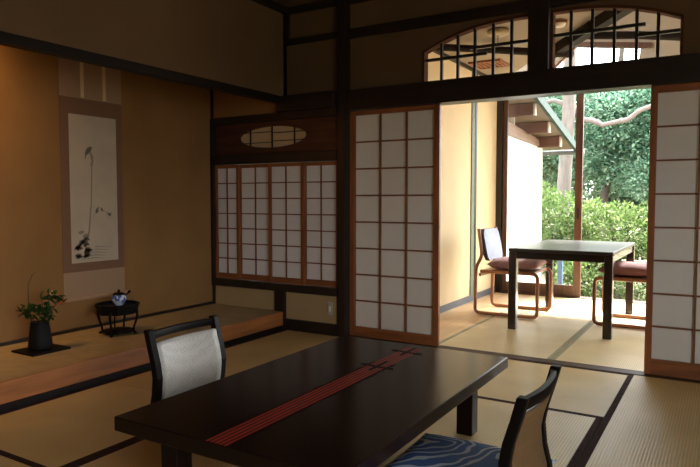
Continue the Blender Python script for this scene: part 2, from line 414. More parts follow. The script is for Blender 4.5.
# ------------------------------------------------------------------ wall with the small shoji window, left of the main post
XP0, XP1 = -2.592, -2.525     # main post
XL = -3.975                  # left end of the window frame
mb = MB().box(XTB, -3.16, YL, YL + .06, ZT - .2, .312).box(-3.14, XP0, YL, YL + .06, -.1, .312)
struct('wall_back_low', mb, M['plaster_low'], 'ochre plaster wall below the small shoji window', 'wall')
struct('wall_back_alcove', MB().box(XTB, XT - .0, YL, YL + .06, 1.77, 2.75), M['plaster_gold'], 'ochre plaster above the small shoji window inside the alcove', 'wall')
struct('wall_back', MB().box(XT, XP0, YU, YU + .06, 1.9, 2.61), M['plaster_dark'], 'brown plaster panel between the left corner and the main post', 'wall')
struct('trim_7', MB().box(-3.205, -3.10, YL - .022, YL + .05, -.05, .312), M['darkz'], 'short dark post under the small shoji window at the end of the alcove step', 'post', .003)
struct('baseboard_back', MB().box(-3.10, XP0, YL - .02, YL + .02, -.05, .09), M['dark'], 'dark baseboard under the wall switch', 'baseboard', .002)
struct('trim_8', MB().box(XTB, XP0, YL - .03, YL + .07, .315, .377), M['dark'], 'dark sill below the small shoji window', 'sill', .003)
struct('trim_9', MB().box(XTB, XP0, YL - .03, YL + .07, 1.372, 1.452), M['dark'], 'dark rail between small shoji window and oval transom', 'rail', .003)
struct('trim_10', MB().box(XTB, XP0, YL - .03, YL + .07, 1.717, 1.778), M['dark'], 'dark head rail above the oval transom', 'rail', .003)
struct('trim_11', MB().box(XTB, XTB + .035, YL - .03, YL + .07, .377, 1.717), M['darkz'], 'dark upright at the left side of the small shoji window', 'post', .003)
struct('trim_12', MB().box(XT - .03, XP0, YL - .07, YL + .02, 1.778, 1.90), M['dark'], 'dark beam above the oval transom, between alcove lintel and main post', 'beam', .003)
struct('trim_13', MB().box(XT, XT + .035, YU - .025, YU + .02, 2.36, 2.567), M['darkz'], 'short dark corner post under the ceiling at the left', 'post')
struct('trim_14', MB().box(XT, XP0, YU - .028, YU + .02, 2.32, 2.365), M['dark'], 'dark picture rail in the corner left of the main post', 'rail')
struct('trim_15', MB().box(XT, XR, YU - .05, YW + .02, 2.567, 2.612), M['dark'], 'dark ceiling moulding along the back wall', 'moulding')
struct('trim_16', MB().box(XP0, XP1, YL - .02, YW + .06, -.1, 2.62), M['darkz'], 'tall dark main post left of the large shoji panel', 'post', .004)

# oval transom panel
tr = thing('trim_17', 'dark red transom panel with a lit oval lattice opening', 'transom', ((XTB + XP0) / 2, YL, 1.452), 0, None, 'structure')
ox, oz, oa, ob = -3.245, 1.590, .349, .0875
N = 48
ov = [(ox + oa * math.cos(TAU * k / N), oz + ob * math.sin(TAU * k / N)) for k in range(N)]
x0, x1, z0, z1 = XTB + .035, XP0, 1.452, 1.717
def to_rect(k):
    c, s_ = math.cos(TAU * k / N), math.sin(TAU * k / N)
    tx = ((x1 - ox) if c > 0 else (x0 - ox)) / c if abs(c) > 1e-6 else 1e9
    tz = ((z1 - oz) if s_ > 0 else (z0 - oz)) / s_ if abs(s_) > 1e-6 else 1e9
    tt = min(tx, tz); return (ox + c * tt, oz + s_ * tt)
rc = [to_rect(k) for k in range(N)]
# snap the rays nearest each corner onto it
for cx, cz in ((x0, z0), (x1, z0), (x0, z1), (x1, z1)):
    i = min(range(N), key=lambda k: (rc[k][0] - cx) ** 2 + (rc[k][1] - cz) ** 2); rc[i] = (cx, cz)
mb = MB()
for ya, yb in ((YL + .005, YL + .025),):
    vs = [(x, ya, z) for x, z in ov] + [(x, ya, z) for x, z in rc] + [(x, yb, z) for x, z in ov] + [(x, yb, z) for x, z in rc]
    fs = []
    for k in range(N):
        j = (k + 1) % N
        fs += [(k, j, N + j, N + k), (2 * N + j, 2 * N + k, 3 * N + k, 3 * N + j), (j, k, 2 * N + k, 2 * N + j), (N + k, N + j, 3 * N + j, 3 * N + k)]
    mb.add(vs, fs)
mb.build('panel', M['transom'], tr)
mb = MB()
for dx in (-.235, -.005, .225): mb.box(ox + dx - .004, ox + dx + .004, YL + .012, YL + .022, oz - ob * math.sqrt(1 - (dx / oa) ** 2), oz + ob * math.sqrt(1 - (dx / oa) ** 2))
mb.box(ox - .31, ox - .005, YL + .011, YL + .021, oz + .040, oz + .046).box(ox - .005, ox + .31, YL + .011, YL + .021, oz + .030, oz + .036)
mb.box(ox - .31, ox - .005, YL + .011, YL + .021, oz - .046, oz - .040).box(ox - .005, ox + .31, YL + .011, YL + .021, oz - .038, oz - .032)
mb.build('lattice', M['dark'], tr)
MB().box(ox - oa - .03, ox + oa + .03, YL + .026, YL + .028, oz - ob - .02, oz + ob + .02).build('paper', M['paper_tan'], tr)

# shoji builder: (frame, lattice, paper) in the xz plane at y
def shoji(name, label, cat, x0, x1, z0, z1, y, cols, rows, stile, top, bot, bar, pap, depth=.028, colx=None, outer=None):
    t = thing(name, label, cat, ((x0 + x1) / 2, y, z0), 0, None, 'structure')
    f = MB(); h = depth / 2
    sl, sr = stile if isinstance(stile, tuple) else (stile, stile)
    f.slot(0).box(x0, x0 + sl, y - h, y + h, z0, z1).box(x1 - sr, x1, y - h, y + h, z0, z1)
    f.slot(1).box(x0 + sl, x1 - sr, y - h + .001, y + h - .001, z0, z0 + bot).box(x0 + sl, x1 - sr, y - h + .001, y + h - .001, z1 - top, z1)
    f.build('frame', [M['redz'], M['red']], t, .002)
    l = MB(); ix0, ix1, iz0, iz1 = x0 + sl, x1 - sr, z0 + bot, z1 - top
    for i in range(1, cols):
        x = ix0 + (ix1 - ix0) * i / cols; l.box(x - bar / 2, x + bar / 2, y - h + .004, y + h - .008, iz0, iz1)
    for j in range(1, rows):
        z = iz0 + (iz1 - iz0) * j / rows; l.box(ix0, ix1, y - h + .005, y + h - .009, z - bar / 2, z + bar / 2)
    l.build('lattice', M['thin'], t)
    MB().box(ix0 - .004, ix1 + .004, y + h - .007, y + h - .0055, iz0 - .004, iz1 + .004).build('paper', M[pap], t)
    return t

bx = [XTB + .037, -3.612, -3.265, -2.928, XP0 - .002]
labs = ['small shoji of the alcove-side window, leftmost of its row of four', 'small shoji in the row of four, second from the alcove corner',
        'small shoji in the row of four, third from the alcove corner', 'small shoji in the row of four, beside the main post and above the wall switch']
for i in range(4):
    yy = YL + (-.012 if i in (0, 2) else .012) + .014
    a, b = bx[i], bx[i + 1]
    shoji('window_%d' % (i + 1), labs[i], 'shoji window', a - (.012 if i > 0 else 0), b + (.012 if i < 3 else 0), .378, 1.371, yy, 2, 7, .03 if i else .024, .03, .05, .010, 'paper_dim', .02)
# unseen wall and eave, added behind that window to limit light on its paper
struct('wall_unseen_shade', MB().box(-4.3, -2.42, 5.9, 6.0, -.2, 1.7), M['white_wall'], 'unseen pale wall added to shade the small shoji window from behind', 'wall')
struct('ceiling_unseen_shade', MB().box(-4.3, XE - .1, YW + .07, 5.95, 2.42, 2.5), M['dark'], 'unseen dark eave added to keep sky light off the small shoji window', 'ceiling')

# light switch
sw = thing('light_switch', 'small pale switch plate low on the wall beside the main post', 'light switch', (-2.667, YL, .157))
lbuild(MB().box(-.022, .022, -.009, 0, 0, .105), 'plate', M['switch'], sw, .003)
lbuild(MB().box(-.009, .009, -.013, -.008, .03, .075), 'rocker', M['lampwhite'], sw, .002)

# ------------------------------------------------------------------ big opening: lintel, transoms, sliding panels
struct('trim_18', MB().box(XP1 - .01, XR, YW - .07, YW + .07, KAM, 1.905), M['dark'], 'deep dark lintel beam above the sliding shoji panels', 'lintel', .004)
struct('trim_19', MB().box(XP1, XR, 4.135, 4.236, -.055, .002), M['threshold'], 'dark grooved threshold between the room and the veranda', 'threshold', .002)

# upper back wall with two lattice transoms: left and right
arcL = [(-1.912, 2.136), (-1.773, 2.195), (-1.65, 2.236), (-1.526, 2.264), (-1.395, 2.281), (-1.269, 2.288), (-1.139, 2.288)]
arcR = [(-1.009, 2.288), (-.886, 2.287), (-.757, 2.279), (-.628, 2.262), (-.501, 2.236), (-.383, 2.200), (-.248, 2.145)]
TOPW = 2.612
wu = MB()
def quad_strip(arc):
    for (xa, za), (xb, zb) in zip(arc[:-1], arc[1:]):
        wu.prism_y([(xa, za), (xb, zb), (xb, TOPW), (xa, TOPW)], YW, YW + .05)
wu.box(XP1, arcL[0][0], YW, YW + .05, 1.905, TOPW); quad_strip(arcL)
wu.box(arcL[-1][0], arcR[0][0], YW, YW + .05, 1.905, TOPW); quad_strip(arcR)
wu.box(arcR[-1][0], XR, YW, YW + .05, 1.905, TOPW)
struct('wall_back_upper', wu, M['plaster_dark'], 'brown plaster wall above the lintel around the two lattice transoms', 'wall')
struct('trim_20', MB().box(XP1, -1.135, YW - .035, YW + .02, 2.305, 2.375), M['dark'], 'dark rail above the left lattice transom', 'rail', .003)
struct('trim_21', MB().box(-1.138, -1.010, YW - .06, YW + .06, 1.905, 2.567), M['darkz'], 'dark hanging post between the two lattice transoms', 'post', .003)
struct('trim_22', MB().box(-1.010, XR, YW - .035, YW + .02, 2.305, 2.395), M['dark'], 'dark rail above the right lattice transom', 'rail', .003)

def transom(name, label, arc, bars, vx, fl, fr):
    t = thing(name, label, 'lattice transom', ((arc[0][0] + arc[-1][0]) / 2, YW, 1.905), 0, None, 'structure')
    z0 = 1.905
    f = MB(); w = .016
    xs0, xs1 = arc[0][0], arc[-1][0]
    f.box(xs0, xs0 + w, YW - .012, YW + .055, z0, arc[0][1]).box(xs1 - w, xs1, YW - .012, YW + .055, z0, arc[-1][1])
    for (xa, za), (xb, zb) in zip(arc[:-1], arc[1:]):
        f.prism_y([(xa, za - w), (xb, zb - w), (xb, zb + .002), (xa, za + .002)], YW - .012, YW + .055)
    f.box(xs0, xs1, YW - .012, YW + .055, z0, z0 + .014)
    f.build('frame', M['transframe'], t)
    l = MB()
    def top(x):
        for (xa, za), (xb, zb) in zip(arc[:-1], arc[1:]):
            if xa <= x <= xb: return za + (zb - za) * (x - xa) / (xb - xa)
        return arc[-1][1]
    for x in vx: l.box(x - .009, x + .009, YW + .006, YW + .026, z0, top(x))
    for (xa, xb, z) in bars: l.box(xa, xb, YW + .004, YW + .024, z - .010, z + .010)
    l.build('lattice', M['darkz'], t)
    return t
M['transframe'] = wood('transom_frame_wood', (.085, .036, .017), .8, .25, 'X', spec=.08)
transom('window_5', 'left lattice transom with a curved top, above the opening', arcL, [(-1.896, -1.44, 2.071), (-1.56, -1.152, 2.119)], [a[0] for a in arcL[1:-1]], 1, 0)
transom('window_6', 'right lattice transom with an arched top, above the garden view', arcR, [(-1.003, -.452, 2.128), (-.505, -.266, 2.066)], [a[0] for a in arcR[1:-1]], 0, 1)

# sliding shoji panels
shoji('door_1', 'large white shoji panel beside the main post, left of the opening', 'shoji door', XP1 + .003, -1.772, .004, 1.749, YW, 3, 8, (.046, .046), .033, .075, .0115, 'paper')
shoji('door_2', 'large white shoji panel at the right edge of the photo', 'shoji door', -.411, .355, .004, 1.749, YW, 3, 8, (.038, .046), .042, .095, .0105, 'paper')
shoji('door_3', 'large white shoji panel beyond the right edge of the photo', 'shoji door', .34, 1.11, .004, 1.749, YW + .034, 3, 8, (.04, .046), .042, .095, .0105, 'paper')
shoji('door_4', 'large white shoji panel far beyond the right edge of the photo', 'shoji door', 1.10, 1.87, .004, 1.749, YW, 3, 8, (.04, .046), .042, .095, .0105, 'paper')
struct('wall_back_right', MB().box(1.87, XR, YW, YW + .05, -.1, KAM), M['plaster_dark'], 'brown plaster wall right of the shoji panels', 'wall')

# ceiling and unseen walls
struct('ceiling', MB().box(XT - .1, XR + .1, YB - .1, YW + .05, 2.612, 2.68), M['ceil'], 'dark board ceiling of the main room', 'ceiling')
struct('wall_rear', MB().box(XT - .1, XR + .1, YB - .1, YB, -.1, 2.68), M['plaster_dark'], 'brown plaster wall behind the camera', 'wall')
mb = MB().box(XR, XR + .1, YB, -1.7, -.1, 2.68).box(XR, XR + .1, 1.2, YE + .1, -.1, 2.68).box(XR, XR + .1, -1.7, 1.2, 2.15, 2.68).box(XR, XR + .1, -1.7, 1.2, -.1, .75)
struct('wall_right', mb, M['plaster_dark'], 'wall right of the camera with a wide garden window', 'wall')

# ------------------------------------------------------------------ veranda
WZ = 2.42
mb = MB().box(XE - .1, XE, YW + .06, YE - .03, -.1, WZ)
struct('wall_veranda', mb, M['plaster_cream'], 'cream veranda wall left of the garden door', 'wall')
struct('baseboard_veranda', MB().box(XE, XE + .012, YW + .07, YE - .06, -.003, .062), M['grey_trim'], 'grey-blue baseboard along the cream veranda wall', 'baseboard')
struct('trim_23', MB().box(XE, XE + .012, 6.25, 6.34, .062, WZ), M['green_trim'], 'grey-green vertical strip on the cream veranda wall', 'trim strip')
struct('trim_24', MB().box(XE, XE + .016, 6.34, 6.39, .062, WZ), M['darkz'], 'thin dark bead beside the grey-green strip', 'trim strip')
struct('trim_25', MB().box(XE, XE + .03, YW + .07, 7.1, WZ - .028, WZ), M['darky'], 'dark ceiling edge above the cream veranda wall', 'moulding')
struct('wall_veranda_head', MB().box(XE, XR, YW + .05, YW + .062, 1.905, 1.9051).box(XE - .1, XP0 + .2, YW + .06, YW + .10, 1.9, WZ + .3), M['plaster_cream'], 'cream plaster on the veranda face of the room wall', 'wall')
# flat ceiling left of the diagonal beam, high ceiling right of it
D0, D1 = (-2.295, 7.13), (-.35, 4.25)
struct('ceiling_veranda', MB().prism([(XE, YW + .05), D1, D0, (XE, YE)], WZ, WZ + .03), M['ceil_cream'], 'cream flat ceiling of the veranda seen through the left transom', 'ceiling')
struct('ceiling_veranda_high', MB().prism([(XE - .05, YE + .1), (XE - .05, YW + .0), (XR, YW + .0), (XR, YE + .1)], 3.25, 3.3), M['ceil_cream'], 'cream high ceiling seen through the right transom', 'ceiling')
mb = MB().prism_y([(XE - .05, 2.612), (XR, 2.612), (XR, 3.25), (XE - .05, 3.25)], YW, YW + .05)
struct('wall_veranda_gable', mb, M['ceil_cream'], 'cream gable wall above the room side of the veranda', 'wall')
# garden-side wall above the doors, with the trapezoid window
gz0, gz1, gh = 2.45, 2.72, 3.25
mb = MB()
Yg0, Yg1 = YE - .03, YE + .07
mb.prism_y([(XE - .05, 2.3), (-1.76, 2.3), (-1.76, gz0), (-1.46, gz1), (-1.46, gh), (XE - .05, gh)], Yg0, Yg1)
mb.prism_y([(-1.46, 2.735), (-.80, 2.645), (-.80, gh), (-1.46, gh)], Yg0, Yg1)
mb.prism_y([(-.80, 2.645), (-.83, gz0), (-.83, 2.3), (XR, 2.3), (XR, gh), (-.80, gh)], Yg0, Yg1)
struct('wall_garden', mb, M['ceil_cream'], 'cream wall above the garden doors around the bright high window', 'wall')
struct('trim_26', MB().beam((-1.60, Yg0 + .0, 2.755), (-.70, Yg0 + .0, 2.632), .09, .048), M['doorw'], 'reddish sloping head rail of the bright high window', 'rail')
struct('trim_27', MB().box(XE, XR, Yg0 - .02, Yg1 + .02, 2.3, gz0 - .02), M['doorw'], 'brown head beam above the garden doors', 'beam')
wn = thing('window_7', 'bright high window above the garden doors seen through the right transom', 'window', (-1.28, YE, gz0), 0, None, 'structure')
MB().prism_y([(-1.76, gz0), (-.83, gz0), (-.80, 2.645), (-1.46, gz1)], YE + .02, YE + .024).build('pane', M['glass'], wn)
MB().beam((-1.77, YE, gz0), (-1.47, YE, gz1), .05, .03, (0, 1, 0)).build('frame', M['red'], wn)
# roof timbers
tag(MB().beam((-1.50, 5.96, WZ - .04), (-.49, 4.46, WZ - .04), .085, .085).build('ceiling_beam', M['log'], None, .006), 'dark straight beam running diagonally under the veranda ceiling, behind the right transom', 'beam', None, 'structure').name = 'trim_28'
tag(MB().tube([(-2.29, 4.74, 2.34), (-1.77, 5.25, 2.348), (-1.36, 5.6, 2.343), (-1.2, 5.74, 2.34)], [.03, .031, .034, .035], 12).build('trim_29', M['log']), 'dark round log beam crossing behind the left transom', 'beam', None, 'structure')
tag(MB().tube([(-1.12, 5.28, 2.385), (-.63, 5.45, 2.362), (-.286, 5.6, 2.335), (.4, 5.9, 2.30)], [.030, .032, .033, .034], 12).build('trim_30', M['log']), 'dark round log beam crossing behind the right transom', 'beam', None, 'structure')

# ceiling fixtures
c = thing('ceiling_lamp', 'round brass ceiling lamp seen through the left transom', 'ceiling lamp', (-1.60, 4.93, WZ - .05))
lbuild(MB().lathe([(0, 0), (.06, .001), (.085, .012), (.09, .03), (.07, .05), (0, .05)], n=28), 'shade', M['lampmetal'], c)
lbuild(MB().tube([(.0, 0, .0), (.0, 0, -.085)], .0025, 6), 'pull_cord', M['dark'], c)
lbuild(MB().lathe([(0, .004), (.012, .0), (.012, -.006), (0, -.012)], n=12), 'centre_knob', M['lampmetal'], c)
c = thing('smoke_detector', 'small round detector on the cream ceiling at the left of the right transom', 'detector', (-1.125, 4.93, WZ - .045))
lbuild(MB().lathe([(.0, .0), (.035, .0), (.045, .015), (.055, .03), (.055, .045), (0, .045)], n=24), 'body', M['lampwhite'], c)
lbuild(MB().lathe([(.056, .018), (.062, .022), (.062, .034), (.056, .04)], n=24), 'ring', M['grille'], c)
c = thing('ceiling_vent', 'reddish slatted vent in the cream ceiling seen through the left transom', 'ceiling vent', (-2.06, 6.09, WZ - .02))
lbuild(MB().box(-.16, .16, -.16, -.135, 0, .02).box(-.16, .16, .135, .16, 0, .02).box(-.16, -.135, -.135, .135, 0, .02).box(.135, .16, -.135, .135, 0, .02), 'frame', M['grille'], c)
lbuild(MB().box(-.135, .135, -.135, .135, .014, .0195), 'backing', M['dark'], c)
for k in range(6):
    x = -.11 + .044 * k
    lbuild(MB().box(x - .010, x + .010, -.135, .135, .002, .013), 'slat', M['grille'], c)

# garden doors
struct('trim_31', MB().box(XE, -2.232, YE - .05, YE + .05, -.1, 2.3), M['darkz'], 'dark brown post at the left of the garden door', 'post', .003)
struct('trim_32', MB().box(XE, XR, YE - .06, YE + .06, -.12, .002), M['doorw'], 'brown sill under the garden doors', 'sill')
def gdoor(name, label, x0, x1, y):
    t = thing(name, label, 'glass door', ((x0 + x1) / 2, y, .003), 0, None, 'structure')
    f = MB().box(x0, x0 + .05, y - .017, y + .017, .003, 2.298).box(x1 - .075, x1, y - .017, y + .017, .003, 2.298)
    f.box(x0 + .05, x1 - .075, y - .016, y + .016, .003, .125).box(x0 + .05, x1 - .075, y - .016, y + .016, 2.265, 2.298)
    f.build('frame', M['doorw'], t, .002)
    MB().box(x0 + .045, x1 - .07, y - .002, y + .002, .12, 2.27).build('pane', M['glass'], t)
    MB().box(x1 - .05, x1 - .025, y - .021, y - .017, .86, .98).build('handle', M['dark'], t, .002)
    return t
gdoor('door_5', 'sliding glass garden door closed beside the left post', -2.230, -1.353, YE - .005)
gdoor('door_6', 'sliding glass garden door slid open at the right behind the shoji', -.02, .82, YE + .005)

# ------------------------------------------------------------------ low lacquered table
TX0, TX1, TY0, TY1, TZ = -1.765, -.858, 1.372, 2.856, .335
tb = thing('low_table', 'low dark lacquered table with a red striped inlay in the foreground', 'low table', ((TX0 + TX1) / 2, (TY0 + TY1) / 2, 0))
MB().box(TX0, TX1, TY0, TY1, TZ - .05, TZ).build('table_top', M['lacquer'], tb, .004, seg=3)
MB().box(TX0 + .06, TX1 - .06, TY0 + .06, TY1 - .06, TZ - .085, TZ - .05).build('apron', M['lacquer'], tb, .003)
for lx, ly in ((TX0 + .138, TY0 + .15), (TX1 - .138, TY0 + .15), (TX0 + .138, TY1 - .165), (TX1 - .138, TY1 - .165)):
    MB().box(lx - .038, lx + .038, ly - .038, ly + .038, 0, TZ - .05).build('leg', M['lacquer'], tb, .005)
inl = MB()
bx0, bx1 = -1.345, -1.262
inl.slot(0).box(bx0, bx1, TY0 + .002, TY1 - .07, TZ, TZ + .0006)
for k in range(5):
    x = bx0 + .004 + (bx1 - bx0 - .008) * k / 4
    inl.slot(1).box(x - .0026, x + .0026, TY0 + .002, TY1 - .07, TZ + .0002, TZ + .001)
ib = inl.build('inlay_band', [M['inlay_base'], M['inlay_line']], tb)
def dragonfly(x, y):
    ik = MB()
    ik.prism([(x - .009, y - .03), (x - .012, y + .018), (x - .075, y + .055), (x - .085, y + .035), (x - .075, y + .02), (x - .008, y + .002), (x - .007, y + .12)][::-1] if False else
             [(x - .007, y - .04), (x + .007, y - .04), (x + .009, y + .012), (x + .085, y + .020), (x + .075, y + .040), (x + .009, y + .036), (x + .006, y + .13), (x - .006, y + .13), (x - .009, y + .042), (x - .075, y + .055), (x - .085, y + .030), (x - .009, y + .016)], TZ + .0003, TZ + .0014)
    ik.build('inlay_motif', M['inlay_black'], ib, origin=world_of(tb))
for y in (2.36, 2.66): dragonfly((bx0 + bx1) / 2, y)
for sg, bxe in ((-1, bx0), (1, bx1)):
    ys = [1.42 + .045 * k for k in range(24)]
    edge = [(bxe + sg * (.006 + .014 * random.random()), y) for y in ys]
    poly = [(bxe, ys[0])] + edge + [(bxe, ys[-1])]
    MB().prism(poly, TZ + .0003, TZ + .0010).build('inlay_edge', M['inlay_black'], ib, origin=world_of(tb))

# ------------------------------------------------------------------ legless floor chairs
def chair_curve(n=14):
    key = [(-.228, .494), (-.208, .42), (-.186, .347), (-.175, .285), (-.182, .21), (-.200, .137), (-.215, .073), (-.215, .02)]
    out = []
    for i in range(len(key) - 1):
        for k in range(3):
            u = k / 3; out.append((key[i][0] + (key[i + 1][0] - key[i][0]) * u, key[i][1] + (key[i + 1][1] - key[i][1]) * u))
    out.append(key[-1]); return out
def at_z(z):
    c = chair_curve()
    for (xa, za), (xb, zb) in zip(c[:-1], c[1:]):
        if zb <= z <= za and za > zb: return xa + (xb - xa) * (za - z) / (za - zb)
    return c[0][0]
def bow(u): return -.025 * (1 - u * u)
def make_floor_chair(label, loc, rz, group):
    t = thing('floor_chair', label, 'floor chair', loc, rz, group)
    for s_ in (-1, 1):
        m = MB(); c = chair_curve(); N = len(c)
        vs = []
        for x, z in c:
            for dx, dy in ((-.017, -.017), (.017, -.017), (.017, .017), (-.017, .017)): vs.append((x + dx, s_ * .203 + dy, z))
        fs = [(0, 1, 2, 3), tuple(4 * (N - 1) + k for k in (3, 2, 1, 0))]
        for i in range(N - 1):
            for k in range(4): fs.append((4 * i + k, 4 * i + (k + 1) % 4, 4 * i + 4 + (k + 1) % 4, 4 * i + 4 + k))
        m.add(vs, fs)
        lbuild(m, 'back_post', M['blk'], t, .004)
        lbuild(MB().box(-.24, .24, s_ * .203 - .015, s_ * .203 + .015, 0, .028), 'floor_runner', M['blk'], t, .005)
        lbuild(MB().box(-.21, .22, s_ * .203 - .013, s_ * .203 + .013, .06, .09), 'seat_rail', M['blk'], t, .004)
        lbuild(MB().box(.18, .215, s_ * .203 - .013, s_ * .203 + .013, .02, .07), 'front_leg', M['blk'], t, .003)
    # bowed top rail
    n = 12; m = MB(); vs = []
    for i in range(n + 1):
        u = -1 + 2 * i / n; y = u * .196; x = at_z(.468) + bow(u)
        for dx, dz in ((-.011, -.017), (.011, -.017), (.011, .017), (-.011, .017)): vs.append((x + dx, y, .468 + dz))
    fs = []
    for i in range(n):
        for k in range(4): fs.append((4 * i + k, 4 * i + (k + 1) % 4, 4 * i + 4 + (k + 1) % 4, 4 * i + 4 + k))
    m.add(vs, fs + [(3, 2, 1, 0), tuple(4 * n + k for k in range(4))], True)
    lbuild(m, 'top_rail', M['blk'], t, .003)
    # upholstered back: front cloth and tan reverse
    def sheet(off0, off1, z0, z1):
        m = MB(); nz = 14; vs = []
        for off in (off0, off1):
            for j in range(nz + 1):
                z = z0 + (z1 - z0) * j / nz
                puff = .006 * math.sin(math.pi * j / nz) if off == off0 else 0
                for i in range(n + 1):
                    u = -1 + 2 * i / n
                    vs.append((at_z(z) + bow(u) + off + puff * (1 - u ** 4), u * .188, z))
        K = (n + 1) * (nz + 1); fs = []
        for j in range(nz):
            for i in range(n):
                a = j * (n + 1) + i
                fs += [(a, a + 1, a + n + 2, a + n + 1), (K + a + 1, K + a, K + a + n + 1, K + a + n + 2)]
        for i in range(n):
            fs += [(i + 1, i, K + i, K + i + 1)]; a = nz * (n + 1) + i; fs += [(a, a + 1, K + a + 1, K + a)]
        for j in range(nz):
            a = j * (n + 1); fs += [(a, a + n + 1, K + a + n + 1, K + a)]; a += n; fs += [(a + n + 1, a, K + a, K + a + n + 1)]
        return m.add(vs, fs, True)
    lbuild(sheet(.016, .002, .15, .434), 'back_panel', M['silver'], t)
    bp = lbuild(sheet(.0015, -.008, .145, .431), 'back_cover', M['backtan'], t)
    bp['label'] = 'tan cloth on the reverse of the backrest'
    lbuild(MB().box(-.205, .225, -.184, .184, .068, .088), 'seat_board', M['blk'], t, .006)
    return t
ch = make_floor_chair('black framed floor chair with silver brocade back, beside the table on the alcove side', (-1.949, 2.087, 0), 0, 'floor chairs at the low table')
copy_thing(ch, (-.722, 2.005, 0), R(180), 'black framed floor chair seen from behind with a tan back, holding the blue cushion', 'floor chairs at the low table')

def cushion(name, mats, label, cat, cx, cy, z, wx, wy, h, rz=0., group=None, n=18):
    m = MB(); vs = []; fs = []
    for side in (1, -1):
        for j in range(n + 1):
            for i in range(n + 1):
                u = -1 + 2 * i / n; v = -1 + 2 * j / n
                prof = (max(0, 1 - u ** 4) * max(0, 1 - v ** 4)) ** .5
                pinch = 1 - .05 * (u * u * (1 - abs(v) ** 2) * -1 + 0) if False else 1
                k = 1 - .045 * ((1 - v * v) * u * u + (1 - u * u) * v * v)
                vs.append((u * wx / 2 * k, v * wy / 2 * k, h / 2 + side * h / 2 * prof * (1 if side > 0 else .999)))
    K = (n + 1) ** 2
    for j in range(n):
        for i in range(n):
            a = j * (n + 1) + i; fs += [(a, a + 1, a + n + 2, a + n + 1), (K + a + 1, K + a, K + a + n + 1, K + a + n + 2)]
    m.add(vs, fs, True)
    o = m.build(name, mats, None, origin=(0, 0, 0)); o.location = (cx, cy, z); o.rotation_euler = (0, 0, rz)
    bm = bmesh.new(); bm.from_mesh(o.data); bmesh.ops.remove_doubles(bm, verts=bm.verts, dist=.0006); bmesh.ops.recalc_face_normals(bm, faces=bm.faces); bm.to_mesh(o.data); bm.free()
    return tag(o, label, cat, group)
cushion('seat_cushion', M['wave'], 'blue floor cushion with white wave pattern on the right floor chair', 'cushion', -.765, 2.005, .0885, .52, .58, .07)

# ------------------------------------------------------------------ veranda table and chairs
ex0, ex1, ey0, ey1, ez = -1.535, -.728, 5.065, 6.38, .672
et = thing('dining_table', 'tall dark brown table standing on the veranda by the garden', 'table', ((ex0 + ex1) / 2, (ey0 + ey1) / 2, 0))
MB().box(ex0, ex1, ey0, ey1, ez - .028, ez).build('table_top', M['etop'], et, .006, seg=3)
MB().box(ex0 + .012, ex1 - .012, ey0 + .012, ey1 - .012, ez - .085, ez - .028).build('apron', M['etable'], et, .003)
for lx in (ex0, ex1 - .07):
    for ly in (ey0, ey1 - .07):
        MB().box(lx + .002, lx + .068, ly + .002, ly + .068, 0, ez - .028).build('leg', M['etable'], et, .006)

def arc_pts(pts, r, n=5):
    """round the inner corners of a polyline"""
    out = [Vector(pts[0])]
    for a, b, c in zip(pts[:-2], pts[1:-1], pts[2:]):
        a, b, c = Vector(a), Vector(b), Vector(c)
        d1 = (a - b).normalized(); d2 = (c - b).normalized(); rr = min(r, (a - b).length * .45, (c - b).length * .45)
        p, q = b + d1 * rr, b + d2 * rr
        for k in range(n + 1):
            u = k / n; out.append((p * (1 - u) + b * u) * (1 - u) + (b * (1 - u) + q * u) * u)
    out.append(Vector(pts[-1])); return out
def make_bentwood(label, loc, rz, group):
    t = thing('bentwood_chair', label, 'chair', loc, rz, group)
    for s_ in (-1, 1):
        y = s_ * .245
        p = arc_pts([(-.262, y, .80), (-.225, y, .55), (-.285, y, .44), (-.29, y, .0146), (.285, y, .0146), (.285, y, .405), (-.24, y, .405)], .05)
        lbuild(MB().tube(p, .0145, 8, sx=1.15), 'side_loop', M['bent'], t)
    lbuild(MB().box(-.235, .25, -.235, .235, .395, .418), 'seat', M['bent'], t, .006)
    lbuild(MB().beam((-.25, -.235, .37), (-.25, .235, .37), .02, .03), 'cross_rail', M['bent'], t, .003)
    m = MB(); vs = []; n = 10
    for off in (0, 1):
        for j in range(9):
            z = .50 + .29 * j / 8
            for i in range(n + 1):
                u = -1 + 2 * i / n; rr = 1.
                if j in (0, 8): rr = .82
                if j in (1, 7): rr = .96
                vs.append((-.19 - (z - .5) * .20 - .03 * (1 - u * u) + (.02 if off else -.022), u * .225 * rr, z))
    K = (n + 1) * 9; fs = []
    for j in range(8):
        for i in range(n):
            a = j * (n + 1) + i; fs.append((K + a, K + a + 1, K + a + n + 2, K + a + n + 1))
    m.slot(1).add(vs, fs, True)
    fs = []
    for j in range(8):
        for i in range(n):
            a = j * (n + 1) + i; fs.append((a + 1, a, a + n + 1, a + n + 2))
    for i in range(n):
        fs.append((i + 1, i, K + i, K + i + 1)); a = 8 * (n + 1) + i; fs.append((a, a + 1, K + a + 1, K + a))
    for j in range(8):
        a = j * (n + 1); fs.append((a, a + n + 1, K + a + n + 1, K + a)); a += n; fs.append((a + n + 1, a, K + a, K + a + n + 1))
    m.slot(0).add(vs, fs)
    b = lbuild(m, 'backrest', [M['navy'], M['padface']], t); b['label'] = 'navy padded backrest with a sky reflection coloured onto its front'
    return t
bc = make_bentwood('bentwood chair with navy backrest, its front coloured as reflecting sky, left of the veranda table', (-1.71, 5.83, .0016), 0, 'bentwood chairs at the veranda table')
copy_thing(bc, (-.665, 5.85, .0012), R(180), 'bentwood chair right of the veranda table, half hidden by the right shoji', 'bentwood chairs at the veranda table')
